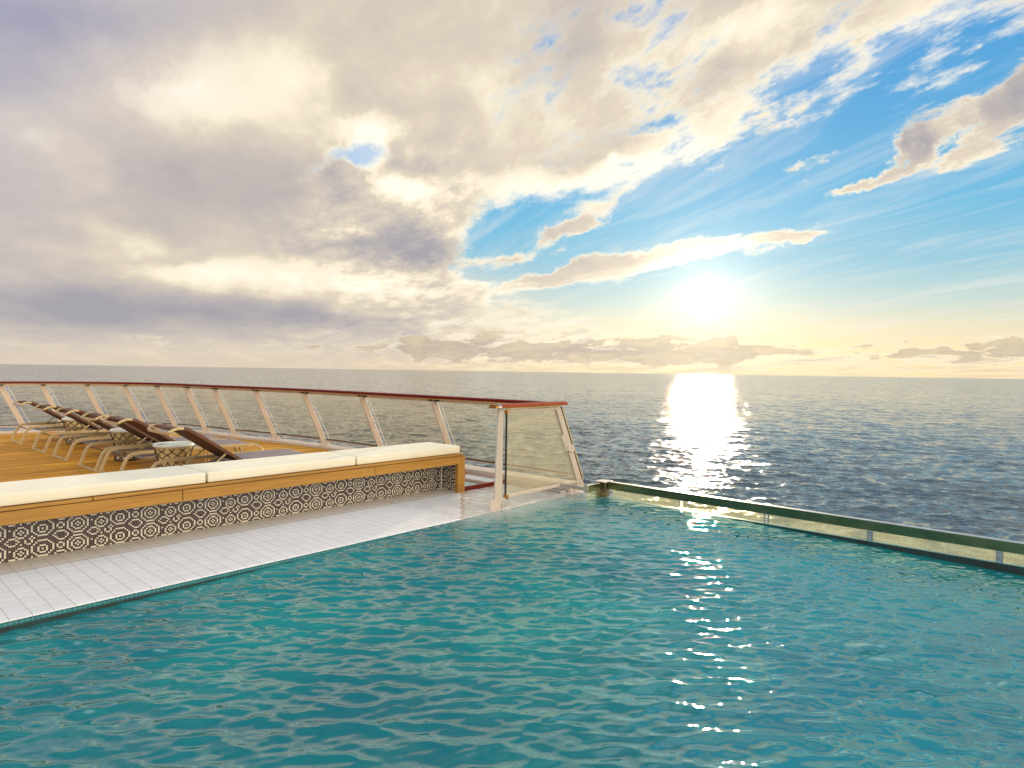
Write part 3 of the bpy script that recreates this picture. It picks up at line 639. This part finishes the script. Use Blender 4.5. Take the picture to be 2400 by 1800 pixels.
# hinge plate with bolt
b = MB(); b.prism([sp(x, 4.390, z) for x, z in [(5.785, .680), (5.835, .690), (5.955, .560), (6.000, .560), (6.010, .545), (6.020, .480), (6.005, .470), (5.960, .472), (5.920, .495), (5.870, .498), (5.848, .515), (5.772, .655)]], (0, .0115, 0)); hg = b.build('hinge_plate', MAT['paint'], scr, bevel=.003)
b = MB(); b.sweep([(.013*cos(a*pi/6), .013*sin(a*pi/6)) for a in range(12)], [sp(5.878, 4.384, .535), sp(5.878, 4.3898, .535)]); b.build('bolt', MAT['steel'], hg)
# slanted post foot
b = MB(); b.prism([sp(x, 4.405, z) for x, z in [(6.10, .0992), (6.225, .0992), (6.245, .055), (6.30, .045), (6.325, .02), (6.335, -.05), (6.07, -.05), (6.06, .03), (6.09, .06)]], (0, .03, 0)); ft = b.build('foot_plate', MAT['paint'], scr, bevel=.003)
b = MB()
for bx in (6.20, 6.24): b.sweep([(.012*cos(a*pi/6), .012*sin(a*pi/6)) for a in range(12)], [sp(bx, 4.396, .025), sp(bx, 4.4045, .025)])
b.build('bolt', MAT['satin'], ft)
b = MB(); i_ = 0
b.prism([sp(x, 4.417, z) for x, z in [(4.875, .9745), (5.683, .9745), (6.092, .1335), (4.885, .1265)]], (0, .006, 0)); b.build('glass_panel', MAT['glass_salt'], scr)
b = MB(); b.box(sp(4.861, 4.411, .128), sp(4.872, 4.429, .974)); b.build('edge_strip', MAT['black'], scr)
b = MB(); b.box(sp(4.855, 4.398, .962), sp(4.888, 4.442, 1.004)); b.build('corner_clamp', MAT['bronze'], scr, bevel=.003)
b = MB(); b.box(sp(4.862, 4.396, .082), sp(4.888, 4.444, .126)); b.build('corner_clamp', MAT['bronze'], scr, bevel=.003)
b = MB(); b.tube([sp(4.806, 4.42, .09), sp(4.85, 4.42, .094), sp(4.90, 4.42, .092)], .004, 6); b.build('cable', MAT['satin'], scr)

# wet steel hatch strips on the ledge beyond the screen
b = MB(); b.box((5.52, 6.05, .0705), (5.88, 6.75, .098)); h = b.build('deck_hatch', [MAT['deck_wet']], bevel=.004); tag(h, 'low brown hatch lid with a wet white shine on the deck inside the railing corner', 'hatch')
b = MB(); b.box((5.86, 4.46, -.01), (6.00, 5.30, .030)); h = b.build('scupper_plate', MAT['satin'], bevel=.004); tag(h, 'narrow wet steel plate on the ledge behind the glass screen', 'plate')

# ------------------------------------------------------------------ low glass wall of the pool
bal = tag(empty('pool_balustrade', (6.1, 2.0, 0)), 'low glass wall with broad polished steel top rail along the outer edge of the pool', 'balustrade')
BL = Vector((6.1, 2.0, 0))
def bp(x, y, z): return (x-BL.x, y-BL.y, z)
b = MB(); b.box(bp(6.098, -2.4, .086), bp(6.150, 3.985, .165)); tr_ = b.build('top_rail', MAT['rail_face'], bal, bevel=.002)
b = MB(); b.box(bp(6.096, -2.4, .1655), bp(6.152, 3.985, .171)); b.build('top_shine', MAT['satin'], tr_, bevel=.002)  # separate lighter strip stands for the sky's shine on the rail top
b = MB(); b.box(bp(5.775, 4.02, .086), bp(6.06, 4.062, .155)); rr_ = b.build('return_rail', MAT['rail_face'], bal, bevel=.002)
b = MB(); b.box(bp(5.775, 4.018, .1555), bp(6.06, 4.064, .161)); b.build('top_shine', MAT['satin'], rr_, bevel=.002)
b = MB(); b.box(bp(5.757, 4.014, .082), bp(5.774, 4.068, .165)); b.box(bp(5.765, 4.0685, .10), bp(5.80, 4.40, .14)); b.build('end_bracket', MAT['satin'], bal, bevel=.002)
b = MB(); b.box(bp(6.065, 3.986, .0), bp(6.085, 4.092, .166)); b.box(bp(6.086, 3.992, .0), bp(6.150, 4.088, .1665)); b.box(bp(6.075, 4.0925, 0), bp(6.095, 4.118, .0855)); cp = b.build('corner_post', MAT['post_brown'], bal, bevel=.002)
b = MB(); b.box(bp(6.010, 3.955, .1672), bp(6.165, 4.105, .176)); b.build('post_cap', MAT['satin'], cp, bevel=.003)
ys = [3.95, 3.085, 2.21, 1.333, .448, -.44, -1.32, -2.2]
for a, c in zip(ys[:-1], ys[1:]):
    b = MB(); b.box(bp(6.116, c+.022, -.004), bp(6.126, a-.022, .0855)); pn = b.build('glass_panel', MAT['glass_pool'], bal)
for yy in ys[1:-1]:
    b = MB(); b.box(bp(6.112, yy+.014, -.004), bp(6.130, yy+.021, .0855)); b.box(bp(6.112, yy-.021, -.004), bp(6.130, yy-.014, .0855))
    for q in range(4): b.box(bp(6.116, yy-.0138, .004+q*.021), bp(6.126, yy+.0138, .010+q*.021))
    b.build('joint_post', MAT['satin'], bal)
b = MB(); b.box(bp(5.80, 4.058, -.01), bp(6.062, 4.066, .0855)); b.build('glass_panel', MAT['glass_pool'], bal)

# ------------------------------------------------------------------ bench with mosaic front
bench = tag(empty('bench', (2.0, 5.4, 0)), 'long wooden bench with a black and cream mosaic front beside the pool', 'bench')
BO = Vector((2.0, 5.4, 0))
def bb(x, y, z): return (x-BO.x, y-BO.y, z)
X0, X1 = -1.2, 5.09
jt = [-1.2, -.43, 1.414, 3.252, 5.09]
for a, c in zip(jt[:-1], jt[1:]):
    b = MB(); b.box(bb(a+.003, 5.288, .4255), bb(c-.003, 5.955, .447)); b.build('top_board', MAT['iroko'], bench, bevel=.004)
jf = [-1.2, .19, 2.029, 3.87, 5.078]
for a, c in zip(jf[:-1], jf[1:]):
    b = MB(); b.box(bb(a+.003, 5.290, .333), bb(c-.003, 5.312, .4205)); b.build('fascia', MAT['iroko'], bench, bevel=.0015)
b = MB(); b.box(bb(X0, 5.314, .335), bb(5.074, 5.940, .4250)); b.build('core', MAT['groove'], bench)
b = MB(); b.box(bb(5.0795, 5.290, .0005), bb(5.1245, 5.955, .4245)); b.build('end_panel', MAT['iroko'], bench, bevel=.003)
b = MB(); b.box(bb(5.022, 5.292, .0005), bb(5.0785, 5.345, .3322)); b.build('leg', MAT['iroko'], bench, bevel=.002)
b = MB(); b.box(bb(X0, 5.63, .0005), bb(5.064, 5.94, .334)); b.build('plinth', MAT['grout'], bench)
b = MB(); b.box(bb(5.060, 5.616, .0005), bb(5.0675, 5.6295, .332)); b.build('corner_trim', MAT['tile_white'], bench)
# mosaic: 39 columns by 12 rows, rows counted from the top; the numbers are the cream tiles of each column
COLS = {3: (0, 10), 4: (1, 4, 9), 5: (1, 9), 6: (1, 5, 6, 7, 9), 7: (0, 4, 8, 10), 8: (3, 6, 9, 11), 9: (1, 3, 5, 7, 9), 10: (3, 6, 9), 11: (0, 4, 8, 11), 12: (1, 5, 6, 7),
        13: (1, 10), 14: (0, 3, 4, 5, 6, 9, 11), 15: (2, 7, 10), 16: (1, 8), 17: (0, 4, 5, 6, 9), 18: (0, 3, 7, 9), 19: (0, 3, 5, 7, 9), 20: (0, 3, 7, 9), 21: (0, 4, 5, 6, 9), 22: (1, 8),
        23: (2, 7), 24: (3, 4, 5, 6, 10), 25: (9, 11), 26: (0, 4, 5, 8), 27: (1, 3, 6, 8), 28: (1, 3, 6, 8), 29: (1, 4, 5, 8), 30: (0, 9), 31: (3, 4, 5, 6, 7, 10, 11), 32: (2, 8),
        33: (1, 4, 5, 6, 9), 34: (0, 3, 7, 10), 35: (0, 2, 5, 8, 10), 36: (0, 2, 4, 6, 8, 10), 37: (0, 2, 5, 8, 10), 38: (0, 3, 7, 10), 39: (1, 4, 5, 6, 9), 40: (2, 8), 41: (3, 4, 5, 6, 7, 11)}
TX, TZ = .01287, .01233
def mosaic(origin, ux, c0, c1, n):
    b = MB(); rg = random.Random(5); n = Vector(n); o_ = Vector(origin)
    for c in range(c0, c1):
        cc = (c-3) % 39+3
        for r_ in range(-4, 22):
            zc = .268-r_*TZ
            if zc < .004 or zc > .330: continue
            mi = 0 if (r_ % 12) in COLS[cc] else 1
            hw, hz = TX*.5-.0009, TZ*.5-.0009
            ctr = o_+Vector(ux)*((c-3)*TX)+Vector((0, 0, zc))+n*(.0012+rg.uniform(0, .0003))
            u_ = Vector(ux); t1 = n*rg.uniform(-.0002, .0002)
            q = [ctr-u_*hw-Vector((0, 0, hz))-t1, ctr+u_*hw-Vector((0, 0, hz)), ctr+u_*hw+Vector((0, 0, hz))+t1, ctr-u_*hw+Vector((0, 0, hz))]
            i_ = len(b.v); b.v += [tuple(p-BO) for p in q]; b.f.append((i_, i_+1, i_+2, i_+3)); b.mi.append(mi)
    return b
mosaic((.981, 5.63, 0), (1, 0, 0), -164, 320, (0, -1, 0)).build('mosaic_front', [MAT['tile_white'], MAT['tile_dark']], bench)
b = MB(); b.box(bb(5.0705, 5.345, .0005), bb(5.0790, 5.629, .334)); b.build('return_wall', MAT['grout'], bench)
mosaic((5.0705, 5.618, 0), (0, -1, 0), 4, 25, (-1, 0, 0)).build('mosaic_return', [MAT['tile_white'], MAT['tile_dark']], bench)

def cushion(x0, x1, label):
    root_l = ((x0+x1)/2, 5.60, .4475)
    me = bpy.data.meshes.new('cushion'); bm = bmesh.new()
    bmesh.ops.create_cube(bm, size=1.0)
    for v in bm.verts:
        v.co.x *= (x1-x0); v.co.y *= .55; v.co.z = (v.co.z+.5)*.084+.004
    bmesh.ops.bevel(bm, geom=[e for e in bm.edges], offset=.011, segments=3, profile=.6, affect='EDGES')
    bmesh.ops.subdivide_edges(bm, edges=[e for e in bm.edges if e.calc_length() > .3], cuts=14, use_grid_fill=True)
    hx = (x1-x0)/2
    for v in bm.verts:
        if v.co.z > .07:
            ex = 1-abs(v.co.x/hx)**6; ey = 1-abs(v.co.y/.275)**6
            v.co.z += .0018*max(0, ex*ey)
    bm.to_mesh(me); bm.free()
    for p in me.polygons: p.use_smooth = True
    me.materials.append(MAT['cushion'])
    o = bpy.data.objects.new('cushion', me); C.objects.link(o); o.location = root_l
    return tag(o, label, 'cushion', 'cream cushions along the bench')
cushion(-1.1, 2.222, 'longest cream seat cushion, at the left end of the bench, running out of the picture')
cushion(2.240, 3.664, 'middle cream seat cushion between the two gaps on the bench')
cushion(3.682, 5.075, 'cream seat cushion at the far right end of the bench, beside the glass screen')

# ------------------------------------------------------------------ loungers
def lounger():
    root = empty('sun_lounger', (0, 0, 0))
    Wd = .70
    path = [(0, .0), (.030, .075), (.062, .17), (.090, .232), (.125, .268), (.175, .287), (.25, .293), (.8, .297), (1.3, .297), (1.66, .290), (1.72, .272), (1.765, .235), (1.80, .15), (1.835, 0)]
    for s in (-1, 1):
        y = s*(Wd/2-.0125)
        b = MB(); b.sweep([(-.0125, -.019), (.0125, -.019), (.0125, .019), (-.0125, .019)], [(x, y, z+.0) for x, z in path], side=(0, 1, 0))
        b.build('side_frame', MAT['frame'], root, bevel=.003)
    for x, z in ((.006, .012), (1.828, .012)):
        b = MB(); b.box((x-.014, -Wd/2+.025, z-.0115), (x+.014, Wd/2-.025, z+.010)); b.build('foot_bar', MAT['frame'], root, bevel=.003)
    b = MB(); b.tube([(.13, -Wd/2+.025, .245), (.13, Wd/2-.025, .245)], .010, 8); b.build('cross_bar', MAT['back'], root, smooth=True)
    for x in (1.02, 1.06): 
        b = MB(); b.box((x-.006, -Wd/2+.026, .02), (x+.006, -Wd/2+.05, .27)); b.build('middle_leg', MAT['frame'], root)
    # seat sling: tight over the legs, sagging low behind the backrest
    prof = [(.30, .215), (.42, .196), (.55, .200), (.66, .222), (.78, .262), (.86, .290), (1.1, .296), (1.4, .300), (1.62, .302), (1.72, .292), (1.78, .262)]
    b = MB(); ny = 8
    for x, z in prof:
        for j in range(ny+1):
            t = j/ny*2-1; b.v.append((x, t*(Wd/2-.028), z+.012-.018*(1-t*t)))
    m_ = ny+1
    for i in range(len(prof)-1):
        for j in range(ny): b.f.append((i*m_+j, (i+1)*m_+j, (i+1)*m_+j+1, i*m_+j+1)); b.mi.append(0)
    st = b.build('seat_sling', MAT['sling'], root, smooth='all'); sm = st.modifiers.new('solid', 'SOLIDIFY'); sm.thickness = .006
    # backrest
    bp_ = [(.80, .300), (.60, .430), (.40, .565), (.27, .652), (.215, .684), (.165, .700), (.115, .698), (.085, .690)]
    b = MB(); ny = 6
    for x, z in bp_:
        for j in range(ny+1):
            t = j/ny*2-1; b.v.append((x+.008*(1-t*t), t*(Wd/2-.055), z-.010*(1-t*t)))
    m_ = ny+1
    for i in range(len(bp_)-1):
        for j in range(ny): b.f.append((i*m_+j, (i+1)*m_+j, (i+1)*m_+j+1, i*m_+j+1)); b.mi.append(0)
    bk = b.build('backrest', MAT['back'], root, smooth='all'); sm = bk.modifiers.new('solid', 'SOLIDIFY'); sm.thickness = .022; sm.offset = 0
    for s in (-1, 1):
        y = s*(Wd/2-.048)
        b = MB(); b.sweep([(-.010, -.017), (.010, -.017), (.010, .017), (-.010, .017)], [(x, y, z) for x, z in bp_[:-2]], side=(0, 1, 0))
        b.build('back_side_rail', MAT['back'], bk, bevel=.003)
    hb = [(.165, -1, .700), (.11, -1, .704), (.06, -1, .690), (.028, -.97, .668), (.016, -.90, .655), (.014, -.5, .652), (.014, .5, .652), (.016, .90, .655), (.028, .97, .668), (.06, 1, .690), (.11, 1, .704), (.165, 1, .700)]
    b = MB(); b.sweep([(-.009, -.014), (.009, -.014), (.009, .014), (-.009, .014)], [(x, t*(Wd/2-.048), z) for x, t, z in hb]); b.build('head_loop', MAT['frame'], bk, bevel=.003)
    for s in (-1, 1):
        y = s*(Wd/2-.062)
        b = MB(); b.sweep([(-.005, -.009), (.005, -.009), (.005, .009), (-.005, .009)], [(.42, y, .235), (.655, y, .432)], side=(0, 1, 0)); b.build('support_strut', MAT['frame'], root)
        b = MB(); b.box((.30, s*(Wd/2-.040)-.006, .224), (.72, s*(Wd/2-.040)+.006, .238)); b.box((.30, s*(Wd/2-.040)-.006, .212), (.312, s*(Wd/2-.040)+.006, .2238)); b.build('notched_bar', MAT['frame'], root)
    return root
def children(o): return [c for c in bpy.data.objects if c.parent == o]
def copy_tree(o, parent=None):
    c = o.copy(); C.objects.link(c)
    if parent: c.parent = parent
    for ch in children(o): copy_tree(ch, c)
    return c
LG = 'brown sling sun loungers in a row on the teak deck'
spots = [(2.485, 13.60, 'farthest sun lounger, its raised head standing clear against the railing at the left'),
         (2.49, 12.09, 'second sun lounger from the far end, just in front of the farthest lattice table'),
         (2.50, 10.92, 'third sun lounger from the far end, just behind the middle lattice table'),
         (2.505, 9.63, 'sun lounger just in front of the middle lattice table, its whole foot loop in view'),
         (2.53, 8.85, 'sun lounger just behind the nearest lattice table'),
         (2.53, 7.31, 'nearest sun lounger, close behind the bench cushions, with the largest brown backrest')]
proto = lounger()
for i, (x, y, lab) in enumerate(spots):
    o = proto if i == 0 else copy_tree(proto)
    o.location = (x, y, DECK_Z+.0005); tag(o, lab, 'sun lounger', LG)

# ------------------------------------------------------------------ lattice drum tables
def table():
    root = empty('side_table', (0, 0, 0))
    def rad(z): t = z/.40; return .158+.055*t**1.6-.012*sin(pi*t)
    zs = [i*.4075/14 for i in range(15)]
    b = MB(); b.lathe([(rad(z)-.012, z) for z in [.02]+zs[1:]], 36); b.build('drum', MAT['drum'], root, smooth=True)
    b = MB(); rg = random.Random(2)
    nh = 11
    for d in (-1, 1):
        for q in range(nh):
            ph = 2*pi*q/nh; pth = []
            for j in range(17):
                z = .012+(.385)*j/16; a = ph+d*z*6.2+.05*sin(j*1.3+q*2)
                pth.append((rad(z)*cos(a), rad(z)*sin(a), z))
            b.tube(pth, .0052, 5)
    b.tube([(rad(.012)*cos(2*pi*q/32), rad(.012)*sin(2*pi*q/32), .012) for q in range(32)], .009, 6, closed=True)
    b.build('lattice', MAT['lattice'], root, smooth=True)
    b = MB(); b.lathe([(.20, .408), (.216, .411), (.221, .420), (.221, .434), (.218, .441), (.211, .4435), (.203, .441), (.200, .434)], 48); b.build('table_top', MAT['tabletop'], root, smooth=True)
    b = MB(); b.lathe([(.05, .4345), (.199, .4350), (.199, .4360), (.12, .4375), (.02, .436)], 40); b.build('glass_inlay', MAT['dish'], root, smooth=True)
    return root
tspots = [(3.20, 12.86, 'farthest round table with a dark lattice drum, between the first two loungers'),
          (3.15, 10.20, 'middle round table with a dark lattice drum and white top'),
          (2.955, 7.98, 'nearest round table with a dark lattice drum and pale green inlay, behind the bench')]
tp = table()
for i, (x, y, lab) in enumerate(tspots):
    o = tp if i == 0 else copy_tree(tp)
    o.location = (x, y, DECK_Z+.001); o.rotation_euler.z = i*.7; tag(o, lab, 'side table', 'lattice drum tables between the loungers')
